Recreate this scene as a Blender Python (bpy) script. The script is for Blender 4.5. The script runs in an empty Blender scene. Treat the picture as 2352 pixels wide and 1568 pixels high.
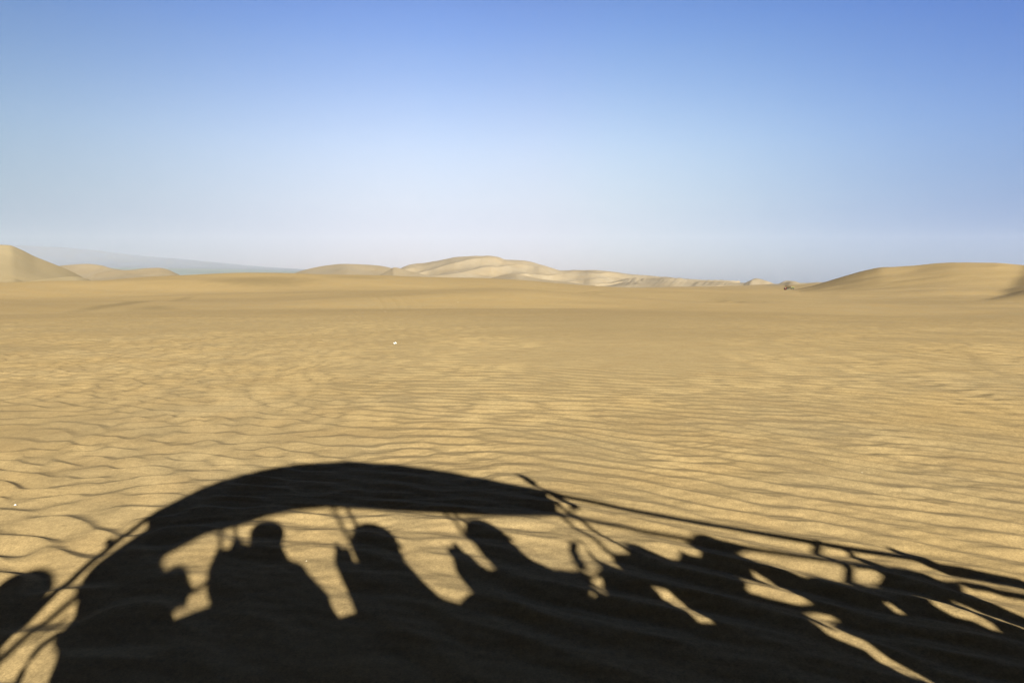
import bpy, bmesh, math, random
import numpy as np
from mathutils import Vector, Matrix

sc = bpy.context.scene
# ------------------------------------------------------------------ camera
CAM_H = 2.0
F_PX, CX, CY, HZ = 1568.0, 1176.0, 784.0, 640.0      # lens of the photograph: 24 mm on 36 mm
PITCH = math.atan((CY - HZ) / F_PX)
cam_data = bpy.data.cameras.new("camera")
cam_data.lens = 24.0
cam_data.sensor_width = 36.0
cam_data.clip_start = 0.05
cam_data.clip_end = 60000.0
cam = bpy.data.objects.new("camera", cam_data)
cam.location = (0, 0, CAM_H)
cam.rotation_euler = (math.pi / 2 - PITCH, 0, 0)
sc.collection.objects.link(cam)
sc.camera = cam
# ------------------------------------------------------------------ sun, sky, exposure
SUN = Vector((0.34864, -0.86995, 0.34878)).normalized()      # towards the sun: low, behind the camera
SUN_EL = math.asin(SUN.z)
SUN_AZ = math.atan2(SUN.x, SUN.y)
ld = bpy.data.lights.new("sun", 'SUN')
ld.energy = 5.0
ld.angle = math.radians(0.53)
ld.color = (1.0, 0.93, 0.79)
sun = bpy.data.objects.new("sun", ld)
sun.rotation_euler = (-SUN).to_track_quat('-Z', 'Y').to_euler()
sun.location = SUN * 60
sc.collection.objects.link(sun)
world = bpy.data.worlds.new("World")
sc.world = world
world.use_nodes = True
wn, wl = world.node_tree.nodes, world.node_tree.links
wn.clear()
wo = wn.new('ShaderNodeOutputWorld')
bg = wn.new('ShaderNodeBackground')
sky = wn.new('ShaderNodeTexSky')
sky.sky_type = 'NISHITA'
sky.sun_disc = False
sky.sun_elevation = SUN_EL
sky.sun_rotation = SUN_AZ
sky.air_density = 1.0
sky.dust_density = 0.6
sky.ozone_density = 1.5
bg.inputs['Strength'].default_value = SKY_STRENGTH = 0.0505
# the clear desert sky: pale and dusty low down, deep blue higher, overhead dimmed to hold the shadows dark
tc = wn.new('ShaderNodeTexCoord')
sx = wn.new('ShaderNodeSeparateXYZ')
ramp = wn.new('ShaderNodeValToRGB')
wl.new(tc.outputs['Generated'], sx.inputs[0])
wl.new(sx.outputs['Z'], ramp.inputs['Fac'])
RAMP = [(0.0, (0.365, 0.385, 0.63)), (0.048, (0.385, 0.355, 0.518)), (0.107, (0.59, 0.47, 0.50)), (0.19, (0.83, 0.67, 0.65)), (0.30, (0.53, 0.56, 0.72)), (0.37, (0.42, 0.495, 0.765)), (0.44, (0.24, 0.29, 0.47)), (0.52, (0.09, 0.10, 0.15)), (1.0, (0.02, 0.02, 0.03))]
RAMPX = [(0.2, (0.44, 0.56, 0.60)), (0.35, (0.88, 0.90, 0.925)), (0.475, (1.10, 1.06, 1.02)), (0.65, (0.83, 0.97, 1.10)), (0.8, (0.35, 0.59, 0.98))]
# the half of the sky behind the camera, dimmed to keep its fill light out of the shadows
BACK_SKY = 0.05
def fill_ramp(node, table):
    node.color_ramp.interpolation = 'B_SPLINE'
    while len(node.color_ramp.elements) < len(table):
        node.color_ramp.elements.new(0.5)
    for e, (p, c) in zip(node.color_ramp.elements, table):
        e.position = p
        e.color = (*c, 1)
fill_ramp(ramp, RAMP)
# across: brightest opposite the sun, deeper blue to the sides, lens corner darkening included
rampx = wn.new('ShaderNodeValToRGB')
half = wn.new('ShaderNodeMath'); half.operation = 'MULTIPLY_ADD'
half.inputs[1].default_value = 0.5; half.inputs[2].default_value = 0.5
wl.new(sx.outputs['X'], half.inputs[0])
wl.new(half.outputs[0], rampx.inputs['Fac'])
fill_ramp(rampx, RAMPX)
mulx = wn.new('ShaderNodeMix')
mulx.data_type = 'RGBA'
mulx.blend_type = 'MULTIPLY'
mulx.inputs['Factor'].default_value = 1.0
wl.new(ramp.outputs[0], mulx.inputs[6])
wl.new(rampx.outputs[0], mulx.inputs[7])
mul = wn.new('ShaderNodeMix')
mul.data_type = 'RGBA'
mul.blend_type = 'MULTIPLY'
mul.inputs['Factor'].default_value = 1.0
wl.new(sky.outputs[0], mul.inputs[6])
wl.new(mulx.outputs[2], mul.inputs[7])
bk = wn.new('ShaderNodeMapRange'); bk.interpolation_type = 'SMOOTHSTEP'
bk.inputs['From Min'].default_value = -0.35; bk.inputs['From Max'].default_value = 0.45
bk.inputs['To Min'].default_value = BACK_SKY; bk.inputs['To Max'].default_value = 1.0
wl.new(sx.outputs['Y'], bk.inputs['Value'])
mulb = wn.new('ShaderNodeVectorMath'); mulb.operation = 'SCALE'
wl.new(mul.outputs[2], mulb.inputs[0]); wl.new(bk.outputs[0], mulb.inputs['Scale'])
wl.new(mulb.outputs[0], bg.inputs['Color'])
wl.new(bg.outputs[0], wo.inputs['Surface'])
sc.view_settings.view_transform = 'Standard'
sc.view_settings.look = 'None'
sc.view_settings.gamma = 1.0
sc.view_settings.exposure = 2.1
sc.render.engine = 'CYCLES'
sc.cycles.volume_bounces = 0
sc.cycles.max_bounces = 4
sc.cycles.diffuse_bounces = 2

rng = np.random.default_rng(7)
random.seed(7)

# ------------------------------------------------------------------ helpers
def material(name, color, rough=0.6, metal=0.0, spec=0.3, noise=None):
    m = bpy.data.materials.new(name)
    m.use_nodes = True
    nt = m.node_tree
    b = nt.nodes['Principled BSDF']
    b.inputs['Base Color'].default_value = (*color, 1)
    b.inputs['Roughness'].default_value = rough
    b.inputs['Metallic'].default_value = metal
    b.inputs['Specular IOR Level'].default_value = spec
    if noise:
        scale, amt = noise
        t = nt.nodes.new('ShaderNodeTexNoise')
        t.inputs['Scale'].default_value = scale
        t.inputs['Detail'].default_value = 5
        r = nt.nodes.new('ShaderNodeValToRGB')
        r.color_ramp.elements[0].position = 0.3
        r.color_ramp.elements[1].position = 0.7
        r.color_ramp.elements[0].color = (*[max(0, c * (1 - amt)) for c in color], 1)
        r.color_ramp.elements[1].color = (*[min(1, c * (1 + amt)) for c in color], 1)
        o = nt.nodes.new('ShaderNodeTexCoord')
        nt.links.new(o.outputs['Object'], t.inputs['Vector'])
        nt.links.new(t.outputs['Fac'], r.inputs['Fac'])
        nt.links.new(r.outputs['Color'], b.inputs['Base Color'])
    return m

def set_props(o, label=None, cat=None, group=None, kind=None):
    if label: o['label'] = label
    if cat: o['category'] = cat
    if group: o['group'] = group
    if kind: o['kind'] = kind
    return o

def link_mesh(name, me, mat=None, parent=None):
    o = bpy.data.objects.new(name, me)
    sc.collection.objects.link(o)
    if mat: me.materials.append(mat)
    if parent: o.parent = parent
    return o

def obj(name, bm, mat, parent=None, smooth=True, recalc=True):
    me = bpy.data.meshes.new(name)
    if recalc: bmesh.ops.recalc_face_normals(bm, faces=bm.faces)
    bm.to_mesh(me)
    bm.free()
    if smooth:
        for p in me.polygons: p.use_smooth = True
        try: me.set_sharp_from_angle(angle=math.radians(40))
        except Exception: pass
    return link_mesh(name, me, mat, parent)

def grid_mesh(name, X, Y, Z, wrap=False):
    nr, ncol = X.shape
    co = np.stack([X, Y, Z], -1).reshape(-1, 3).astype(np.float32)
    i = np.arange(nr * ncol).reshape(nr, ncol)
    if wrap:
        j = np.concatenate([i, i[:, :1]], 1)
    else:
        j = i
    q = np.stack([j[:-1, :-1], j[:-1, 1:], j[1:, 1:], j[1:, :-1]], -1).reshape(-1, 4).astype(np.int32)
    me = bpy.data.meshes.new(name)
    me.vertices.add(len(co))
    me.vertices.foreach_set('co', co.ravel())
    me.loops.add(q.size)
    me.loops.foreach_set('vertex_index', q.ravel())
    me.polygons.add(len(q))
    me.polygons.foreach_set('loop_start', np.arange(0, q.size, 4, dtype=np.int32))
    me.polygons.foreach_set('use_smooth', np.ones(len(q), dtype=bool))
    me.update(calc_edges=True)
    return me

def vnoise(x, y, seed=0):
    """smooth 2-D value noise, -1..1"""
    xi = np.floor(x).astype(np.int64); yi = np.floor(y).astype(np.int64)
    fx = x - xi; fy = y - yi
    fx = fx * fx * fx * (fx * (fx * 6 - 15) + 10); fy = fy * fy * fy * (fy * (fy * 6 - 15) + 10)
    def hsh(a, b):
        n = (a * 374761393 + b * 668265263 + seed * 974711) & 0xffffffff
        n = ((n ^ (n >> 13)) * 1274126177) & 0xffffffff
        n = n ^ (n >> 16)
        return (n & 0xffff) / 32767.5 - 1.0
    a, b, c, d = hsh(xi, yi), hsh(xi + 1, yi), hsh(xi, yi + 1), hsh(xi + 1, yi + 1)
    return (a + (b - a) * fx) * (1 - fy) + (c + (d - c) * fx) * fy

def fbm(x, y, octv=4, seed=0, gain=0.5):
    s, a, t = 0, 1.0, 0
    for k in range(octv):
        s = s + a * vnoise(x * 2 ** k + 13.7 * k, y * 2 ** k - 7.1 * k, seed + k)
        t += a; a *= gain
    return s / t

def az_el(px, py):
    """direction of a point of the skyline drawing: azimuth from +Y and tangent of elevation"""
    x = (px - CX) / F_PX; y = -(py - CY) / F_PX
    dy = math.cos(PITCH) + y * math.sin(PITCH); dz = -math.sin(PITCH) + y * math.cos(PITCH)
    return math.atan2(x, dy), dz / math.hypot(x, dy)

def profile(pts, th):
    a = np.array([az_el(*p) for p in pts])
    # smooth (monotone-ish) interpolation of the elevation along azimuth
    return pchip(a[:, 0], a[:, 1], th)

def pchip(x, y, q):
    h = np.diff(x); d = np.diff(y) / h
    m = np.zeros_like(y)
    m[0], m[-1] = 0, 0
    for i in range(1, len(y) - 1):
        if d[i - 1] * d[i] > 0:
            w1, w2 = 2 * h[i] + h[i - 1], h[i] + 2 * h[i - 1]
            m[i] = (w1 + w2) / (w1 / d[i - 1] + w2 / d[i])
    q = np.clip(q, x[0], x[-1])
    k = np.clip(np.searchsorted(x, q) - 1, 0, len(x) - 2)
    t = (q - x[k]) / h[k]
    return (y[k] * (1 + 2 * t) * (1 - t) ** 2 + m[k] * h[k] * t * (1 - t) ** 2 + y[k + 1] * t * t * (3 - 2 * t) + m[k + 1] * h[k] * t * t * (t - 1))

def pchip_cols(xk, Yk, q):
    """xk (K,), Yk (K,C) -> (Q,C)"""
    K = len(xk); h = np.diff(xk)[:, None]; d = np.diff(Yk, axis=0) / h
    m = np.zeros_like(Yk)
    w1 = 2 * h[1:] + h[:-1]; w2 = h[1:] + 2 * h[:-1]
    ok = d[:-1] * d[1:] > 0
    with np.errstate(divide='ignore', invalid='ignore'):
        mm = (w1 + w2) / (w1 / d[:-1] + w2 / d[1:])
    m[1:-1] = np.where(ok, np.nan_to_num(mm), 0)
    m[-1] = d[-1]
    k = np.clip(np.searchsorted(xk, q) - 1, 0, K - 2)
    t = ((q - xk[k]) / (xk[k + 1] - xk[k]))[:, None]
    hh = h[k]
    return (Yk[k] * (1 + 2 * t) * (1 - t) ** 2 + m[k] * hh * t * (1 - t) ** 2 + Yk[k + 1] * t * t * (3 - 2 * t) + m[k + 1] * hh * t * t * (t - 1))

# ------------------------------------------------------------------ sand
def sand_material(name, base, near=True):
    m = bpy.data.materials.new(name)
    m.use_nodes = True
    nt = m.node_tree; N, L = nt.nodes, nt.links
    b = N['Principled BSDF']
    b.inputs['Roughness'].default_value = 0.95
    b.inputs['Specular IOR Level'].default_value = 0.08
    geo = N.new('ShaderNodeNewGeometry')
    def noise(scale, detail=4, vec=None, rough=0.55):
        t = N.new('ShaderNodeTexNoise')
        t.inputs['Scale'].default_value = scale
        t.inputs['Detail'].default_value = detail
        t.inputs['Roughness'].default_value = rough
        L.new(vec or geo.outputs['Position'], t.inputs['Vector'])
        return t.outputs['Fac']
    def mix(f, a, c, fac_is_socket=True):
        x = N.new('ShaderNodeMix'); x.data_type = 'RGBA'
        L.new(f, x.inputs['Factor'])
        for s, v in ((6, a), (7, c)):
            if isinstance(v, tuple): x.inputs[s].default_value = (*v, 1)
            else: L.new(v, x.inputs[s])
        return x.outputs[2]
    def ramp1(f, p0, p1, v0=0.0, v1=1.0):
        r = N.new('ShaderNodeMapRange')
        r.inputs['From Min'].default_value = p0; r.inputs['From Max'].default_value = p1
        r.inputs['To Min'].default_value = v0; r.inputs['To Max'].default_value = v1
        L.new(f, r.inputs['Value'])
        return r.outputs[0]
    warm = tuple(c * k for c, k in zip(base, (1.02, 0.985, 0.93)))
    pale = tuple(c * k for c, k in zip(base, (0.99, 1.0, 1.04)))
    big = ramp1(noise(0.35 if near else 0.01, 3), 0.35, 0.65)
    col = mix(big, warm, pale)
    if near:
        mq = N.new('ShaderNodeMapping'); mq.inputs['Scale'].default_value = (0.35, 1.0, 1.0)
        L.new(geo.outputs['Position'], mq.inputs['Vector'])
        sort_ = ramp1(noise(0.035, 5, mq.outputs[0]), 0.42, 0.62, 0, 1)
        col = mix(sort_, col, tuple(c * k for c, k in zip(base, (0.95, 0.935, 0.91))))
        # light and dark patches; the dark ones paint shaded slopes into the sand colour
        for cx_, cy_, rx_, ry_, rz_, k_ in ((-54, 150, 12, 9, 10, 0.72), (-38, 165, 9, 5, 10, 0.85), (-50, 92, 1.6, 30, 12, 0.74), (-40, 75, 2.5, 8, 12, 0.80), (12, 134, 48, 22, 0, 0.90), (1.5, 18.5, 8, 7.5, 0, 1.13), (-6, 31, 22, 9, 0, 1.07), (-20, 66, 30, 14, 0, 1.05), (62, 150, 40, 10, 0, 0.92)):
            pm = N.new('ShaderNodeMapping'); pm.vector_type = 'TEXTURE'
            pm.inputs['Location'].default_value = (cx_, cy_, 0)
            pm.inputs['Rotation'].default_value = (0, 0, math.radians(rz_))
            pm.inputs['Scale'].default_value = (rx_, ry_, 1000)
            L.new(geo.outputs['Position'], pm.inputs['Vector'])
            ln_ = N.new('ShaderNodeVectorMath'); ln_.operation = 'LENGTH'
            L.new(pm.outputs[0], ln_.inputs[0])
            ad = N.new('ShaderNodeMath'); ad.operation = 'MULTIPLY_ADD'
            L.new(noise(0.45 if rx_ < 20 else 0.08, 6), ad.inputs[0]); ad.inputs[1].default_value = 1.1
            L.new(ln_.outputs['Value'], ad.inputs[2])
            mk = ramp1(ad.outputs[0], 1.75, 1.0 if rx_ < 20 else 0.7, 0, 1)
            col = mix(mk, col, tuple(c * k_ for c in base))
        # mineral sorting: slightly redder heavy grains in patches, and the grain itself
        patch = ramp1(noise(1.3, 6), 0.45, 0.8, 0, 0.4)
        col = mix(patch, col, tuple(c * k for c, k in zip(base, (0.97, 0.88, 0.80))))
        g1 = ramp1(noise(75.0, 3, rough=0.8), 0.3, 0.7, 0.74, 1.26)
        g2 = ramp1(noise(18.0, 3, rough=0.8), 0.3, 0.7, 0.86, 1.14)
        gm = N.new('ShaderNodeMath'); gm.operation = 'MULTIPLY'
        L.new(g1, gm.inputs[0]); L.new(g2, gm.inputs[1])
        g3 = ramp1(noise(4.0, 3, rough=0.8), 0.3, 0.7, 0.94, 1.06)
        gn = N.new('ShaderNodeMath'); gn.operation = 'MULTIPLY'
        L.new(gm.outputs[0], gn.inputs[0]); L.new(g3, gn.inputs[1])
        g = gn.outputs[0]
        mm = N.new('ShaderNodeMix'); mm.data_type = 'RGBA'; mm.blend_type = 'MULTIPLY'
        mm.inputs['Factor'].default_value = 1
        L.new(col, mm.inputs[6])
        cmb = N.new('ShaderNodeCombineXYZ')
        for k in range(3): L.new(g, cmb.inputs[k])
        L.new(cmb.outputs[0], mm.inputs[7])
        col = mm.outputs[2]
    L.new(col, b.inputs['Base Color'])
    # relief too fine for the mesh
    prev = None
    def bump(h, dist, strength=1.0):
        nonlocal prev
        x = N.new('ShaderNodeBump')
        x.inputs['Distance'].default_value = dist
        x.inputs['Strength'].default_value = strength
        L.new(h, x.inputs['Height'])
        if prev: L.new(prev, x.inputs['Normal'])
        prev = x.outputs[0]
    if near:
        mp = N.new('ShaderNodeMapping')
        mp.inputs['Rotation'].default_value = (0, 0, math.radians(24))
        mp.inputs['Scale'].default_value = (0.25, 1.0, 1.0)
        L.new(geo.outputs['Position'], mp.inputs['Vector'])
        bump(noise(16.0, 3, mp.outputs[0]), 0.005, 0.4)
        bump(noise(0.9, 4, mp.outputs[0]), 0.03, 0.3)
        bump(noise(0.12, 4, mp.outputs[0]), 0.25, 0.5)
        bump(noise(220.0, 2), 0.0016, 0.6)
    else:
        bump(noise(0.25, 5), 0.3, 0.5)
        bump(noise(0.03, 5), 2.0, 0.5)
    L.new(prev, b.inputs['Normal'])
    return m

SAND = (0.203, 0.154, 0.077)
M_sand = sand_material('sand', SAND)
M_dune = sand_material('dune_sand', (0.172, 0.143, 0.095), near=False)
M_rock = sand_material('mountain_rock', (0.136, 0.157, 0.196), near=False)  # pale bluish grey: distance haze put into the rock colour

def ripple_tile(n, size, lam, spread, ang, seed, slope, lee):
    """wind ripples on a periodic tile: a wandering wave train whose phase drives a saw-tooth profile,
    a long even windward side and a short concave lee. ang: spread of the wave normals about y (radians)"""
    r = np.random.default_rng(seed)
    w = np.fft.fft2(r.standard_normal((n, n)))
    k = np.fft.fftfreq(n, size / n) * 2 * np.pi
    kx, ky = np.meshgrid(k, k)                      # x along crest, y across
    k0 = 2 * np.pi / lam
    kk = np.hypot(kx, ky) + 1e-9
    th = np.arctan2(kx, ky + 1e-9)
    env = np.exp(-0.5 * ((kk - k0) / (spread * k0)) ** 2) * np.exp(-0.5 * (th / ang) ** 2) * (ky > 0)
    a = np.fft.ifft2(w * env)
    amp = np.abs(a); amp = amp / np.sqrt((amp ** 2).mean())
    t = (np.angle(a) / (2 * np.pi)) % 1.0
    up = np.clip(t / (1 - lee), 0, 1); dn = np.clip((t - (1 - lee)) / lee, 0, 1)
    prof = np.where(t < 1 - lee, up * 0.9 + 0.1 * up * up * (3 - 2 * up), (1 - dn) ** (1.3 if lee < 0.4 else 1.15))
    h = (prof - 0.5) * slope * (1 - lee) * lam * np.clip(amp, 0, 1.5) ** 0.75
    # a touch of rounding
    f = np.exp(-0.5 * (kk * 0.009) ** 2)
    return np.fft.ifft2(np.fft.fft2(h) * f).real.astype(np.float32)

def sample(tile, x, y, size):
    n = tile.shape[0]
    u = (x / size) % 1.0 * n; v = (y / size) % 1.0 * n
    i = np.floor(u).astype(np.int32); j = np.floor(v).astype(np.int32)
    fx = (u - i).astype(np.float32); fy = (v - j).astype(np.float32)
    i0, i1, j0, j1 = i % n, (i + 1) % n, j % n, (j + 1) % n
    return (tile[j0, i0] * (1 - fx) + tile[j0, i1] * fx) * (1 - fy) + (tile[j1, i0] * (1 - fx) + tile[j1, i1] * fx) * fy

def smooth(a, lo, hi):
    t = np.clip((a - lo) / (hi - lo), 0, 1)
    return t * t * (3 - 2 * t)

# control profiles of the near terrain: distance and where its line runs along the view
A = [(-200, 722), (0, 721), (300, 716), (700, 711), (1000, 709), (1300, 711), (1700, 717), (2000, 727), (2352, 731), (2560, 733)]
Cc = [(-200, 699), (0, 698), (280, 691), (500, 686), (800, 672), (1000, 664), (1150, 660), (1350, 672), (1600, 688), (1800, 694), (2000, 701), (2352, 706), (2560, 708)]
D = [(-200, 693), (0, 691), (280, 684), (500, 676), (800, 668), (1000, 664), (1150, 661), (1350, 674), (1600, 689), (1800, 692), (2000, 697), (2352, 700), (2560, 702)]
E = [(-200, 652), (0, 649), (200, 643), (400, 632), (600, 628), (850, 631), (1000, 636), (1150, 641), (1300, 652), (1500, 663), (1700, 671), (1813, 677), (1900, 683), (2100, 690), (2352, 694), (2560, 695)]
Fq = [(-200, 662), (0, 660), (200, 655), (400, 644), (600, 640), (850, 643), (1000, 648), (1150, 652), (1300, 661), (1500, 668), (1700, 671), (1813, 673), (1900, 672), (2000, 668), (2100, 664), (2200, 662), (2352, 664), (2560, 666)]
Gq = [(-200, 672), (0, 672), (600, 668), (1150, 668), (1500, 667), (1700, 667), (1813, 667), (1860, 659), (1900, 647), (1950, 632), (1990, 622), (2030, 615), (2100, 612), (2200, 605), (2280, 604), (2352, 608), (2560, 612)]
Hq = [(-200, 680), (0, 680), (600, 680), (1150, 676), (1500, 665), (1700, 665), (1813, 664), (1860, 662), (1900, 660), (1950, 655), (2100, 650), (2560, 650)]
Iq = [(-200, 690), (0, 690), (600, 690), (1150, 680), (1500, 662), (1700, 659), (1813, 656), (1900, 652), (2000, 655), (2560, 660)]
Jq = [(-200, 680), (0, 680), (600, 680), (1150, 672), (1500, 660), (1700, 656), (1813, 652), (2560, 655)]
Kq = [(-200, 650), (150, 640), (400, 640), (650, 640), (900, 640), (1150, 655), (2560, 655)]
LAYERS = [(58, A), (73, [(x, y + 15) for x, y in A]), (102, [(x, y + 7) for x, y in Cc]), (112, Cc), (138, D), (185, E), (262, Fq), (360, Gq), (520, Hq), (850, Iq), (1700, Jq), (5000, Kq), (9100, Kq)]

def terrain(th, r):
    """height of the ground without ripples, th (C,), r (R,) -> (R, C)"""
    rk = [0.3, 12.0, 27.0]
    Z = [np.zeros_like(th), np.zeros_like(th), np.zeros_like(th)]
    for rr, pts in LAYERS:
        rk.append(rr)
        Z.append(CAM_H + rr * profile(pts, th))
    rk = np.log(np.array(rk))
    return pchip_cols(rk, np.array(Z), np.log(r))

def build_ground():
    fine = np.radians(np.arange(-41, 41.001, 0.075))
    left = -np.radians(np.concatenate([np.arange(41.3, 60, 0.5), np.arange(60, 180, 3.0)]))[::-1]
    right = np.radians(np.concatenate([np.arange(41.3, 60, 0.5), np.arange(60, 177.5, 3.0)]))
    th = np.concatenate([left, fine, right])
    r = [0.3, 1.0, 1.8, 2.4]
    while r[-1] < 8900:
        q = r[-1]
        r.append(q + (max(0.017, 0.0026 * q) if q < 60 else (0.0045 * q if q < 700 else 0.012 * q)))
    r = np.array(r)
    Z = terrain(th, r)
    TH, R = np.meshgrid(th, r)
    X = R * np.sin(TH); Y = R * np.cos(TH)
    # long low swells and the wind-scoured texture of the middle dunes
    far = smooth(R, 20, 60) * (1 - smooth(R, 600, 3000) * 0.5)
    Z += far * (0.25 * fbm(X / 26, Y / 16, 4, 3) + 0.55 * fbm(X / 48, Y / 26, 2, 4) * smooth(R, 45, 90))
    Z += smooth(R, 80, 160) * (1 - smooth(R, 2000, 6000)) * 0.55 * fbm(X / 60, Y / 45, 4, 5) * np.minimum(R / 170, 2)
    # small slip faces: a step down to the left of a line, filling up again behind it
    def scarp(x0, y0, x1, y1, hgt, w, back, rough=0.0):
        nonlocal Z
        dx, dy = x1 - x0, y1 - y0
        ln = math.hypot(dx, dy); dx /= ln; dy /= ln
        t = (X - x0) * dx + (Y - y0) * dy
        sd = (X - x0) * -dy + (Y - y0) * dx + 0.02 * ln * np.sin(t / ln * 7) + 0.5 * w * fbm(X / 4, Y / 4, 3, 71)
        on = smooth(t, 0, ln * 0.3) * (1 - smooth(t, ln * 0.6, ln))
        st = smooth(sd, 0, w) * np.exp(-np.clip(sd - w, 0, None) / back)
        Z -= on * hgt * st * (1 + rough * fbm(X / 1.2, Y / 1.2, 3, 73))
    scarp(38, 95, 48, 150, 0.5, 6.0, 20)
    scarp(6, 100, 30, 165, 0.6, 9.0, 25)
    # foot of the next dune at the far right: its shaded left flank rises out of the hollow
    a0, a1 = math.radians(33.2), math.radians(36.0)
    px0, py0, px1, py1 = 168 * math.sin(a0), 168 * math.cos(a0), 292 * math.sin(a1), 292 * math.cos(a1)
    dx, dy = px1 - px0, py1 - py0; ln = math.hypot(dx, dy); dx /= ln; dy /= ln
    t = (X - px0) * dx + (Y - py0) * dy
    rd = (X - px0) * dy - (Y - py0) * dx + 2.0 * fbm(X / 25, Y / 25, 3, 81)
    fl = np.clip(rd, 0, None); fl = np.where(rd < 4, fl * fl / 8, fl - 2)
    Z += 0.24 * np.minimum(fl, 60) * smooth(t, -5, 14) * (1 - smooth(t, ln * 1.2, ln * 2.0))
    # tyre tracks running up the dune
    def tracks(x0, y0, x1, y1, gap, w, dp):
        nonlocal Z
        dx, dy = x1 - x0, y1 - y0
        ln = math.hypot(dx, dy); dx /= ln; dy /= ln
        t = (X - x0) * dx + (Y - y0) * dy
        sd = (X - x0) * -dy + (Y - y0) * dx + 1.2 * np.sin(t / ln * 2.6)
        on = smooth(t, 0, 4) * (1 - smooth(t, ln - 8, ln))
        for s in (-gap / 2, gap / 2):
            q = (sd - s) / w
            Z += on * dp * (-(np.exp(-q * q)) + 0.6 * np.exp(-(np.abs(q) - 1.8) ** 2))
    tracks(-14, 80, -27, 118, 1.7, 0.25, 0.028)
    tracks(-11, 80, -23, 116, 1.7, 0.25, 0.022)
    # wind ripples
    size = 36.0
    near = r < 75
    Xn, Yn, Rn = X[near], Y[near], R[near]
    ca = slice(len(left), len(left) + len(fine))
    Xn, Yn, Rn = Xn[:, ca], Yn[:, ca], Rn[:, ca]
    TL = ripple_tile(2048, size, 0.43, 0.27, 0.72, 11, 0.135, 0.32)
    TR = ripple_tile(2048, size, 0.38, 0.28, 0.38, 23, 0.170, 0.54)
    # crest lines turn from about -12 degrees at the left to -33 degrees at the right
    g = 0.21 * Xn + 0.22 * (np.log(np.cosh((Xn - 0.5) / 2.5)) * 2.5 + Xn)
    g = g * (0.35 + 0.65 * np.exp(-np.clip(Yn - 6, 0, None) / 12))
    wob = 0.38 * fbm(Xn / 2.4, Yn / 2.6, 2, 41)
    s = Yn + g + wob; t = Xn + 0.25 * fbm(Xn / 2, Yn / 2, 2, 47)
    wl_ = 1 - smooth(Xn + 0.10 * Yn + 1.2 * fbm(Xn / 3, Yn / 3, 2, 51), -3.0, 0.8)
    wl_ *= 1 - 0.5 * smooth(Yn, 12, 30)
    h = wl_ * sample(TL, t, s, size) + (1 - wl_) * sample(TR, t, s, size)
    h = h + (0.14 - 0.09 * wl_) * sample(TR, (t * 0.9 + 0.35 * s) * 2.9 + 7, (s - 0.3 * t) * 2.9 + 3, size) * (1 - smooth(Rn, 8, 16))
    amp = 0.95 + 0.7 * fbm(Xn / 3.5 + 9, Yn / 2.5, 2, 61)
    calm = 1 - 0.75 * smooth(Yn, 10, 16) * np.exp(-((Xn - 1.5 - 0.1 * Yn) / (0.22 * Yn)) ** 2)
    amp = np.clip(amp, 0.25, 1.2) * calm  * (1 - smooth(Rn, 52, 66))
    lim = smooth(Rn, 2.0, 2.6)
    Zc = Z[:len(Xn)]
    Zc[:, ca] += h * amp * lim
    Z[:len(Xn)] = Zc
    me = grid_mesh('ground', X, Y, Z, wrap=True)
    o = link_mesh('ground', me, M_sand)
    set_props(o, kind='structure')
build_ground()

def ground_z(x, y):
    return float(terrain(np.array([math.atan2(x, y)]), np.array([math.hypot(x, y)]))[0, 0])

def hill(name, ridge, rc, wf, wb, rough=0.1, seed=0, mat=None, base=668, step=0.09, wander=0.15, gully=0.0, power=1.25, rows=90, skew=0.0, rib=0.13, jag=0.0, slant=0.0):
    """a dune ridge: skyline heights along its crest, a windward front and a lee back"""
    a = [az_el(*p)[0] for p in ridge]
    th = np.arange(a[0], a[-1], math.radians(step))
    tb = az_el(CX, base)[1]
    u = np.concatenate([np.linspace(-1, 0, rows), np.linspace(0, 1, rows // 2)[1:]])[:, None]
    ts = th[None] - slant * u                       # spurs leave the crest at a slant
    crest = profile(ridge, ts.ravel()).reshape(ts.shape)
    if jag: crest = crest + jag / F_PX * fbm(ts * 90, ts * 0 + 0.5, 3, seed + 2)
    cr = rc * (1 + wander * fbm(th * 14, th * 0 + seed, 3, seed))
    Rr = np.where(u < 0, cr[None] + u * wf, cr[None] + u * wb)
    zc = CAM_H + cr[None] * crest
    zb = CAM_H + Rr * tb
    q = 1 - np.abs(u)
    f = q ** power * (1 - 0.12 * np.sin(np.pi * q))
    f = f * 0.85 + 0.15 * (q * q * (3 - 2 * q))
    TH = np.broadcast_to(th[None], Rr.shape)
    X = Rr * np.sin(TH); Y = Rr * np.cos(TH)
    ht = np.maximum(zc - zb, 0)
    amp = rough * ht.max()
    sc_ = wf * 0.5
    nz = fbm(X / sc_, Y / sc_, 5, seed + 3)
    if gully:
        # spurs running down the face
        ph = TH * rc / (wf * rib) - skew * u * 9 + 1.6 * fbm(X / sc_, Y / sc_, 3, seed + 9)
        nz = nz + gully * (1 - 2 * np.abs(np.sin(ph))) * (0.6 + 0.4 * fbm(X / sc_ + 5, Y / sc_, 2, seed + 11))
    hold = 1 - np.exp(-((1 - q) / 0.10) ** 2)         # keep the skyline
    Z = zb + ht * f + amp * nz * np.clip(q * 3, 0, 1) * hold
    me = grid_mesh(name, X, Y, Z)
    o = link_mesh(name, me, mat or M_dune)
    set_props(o, kind='structure')
    return o

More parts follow.
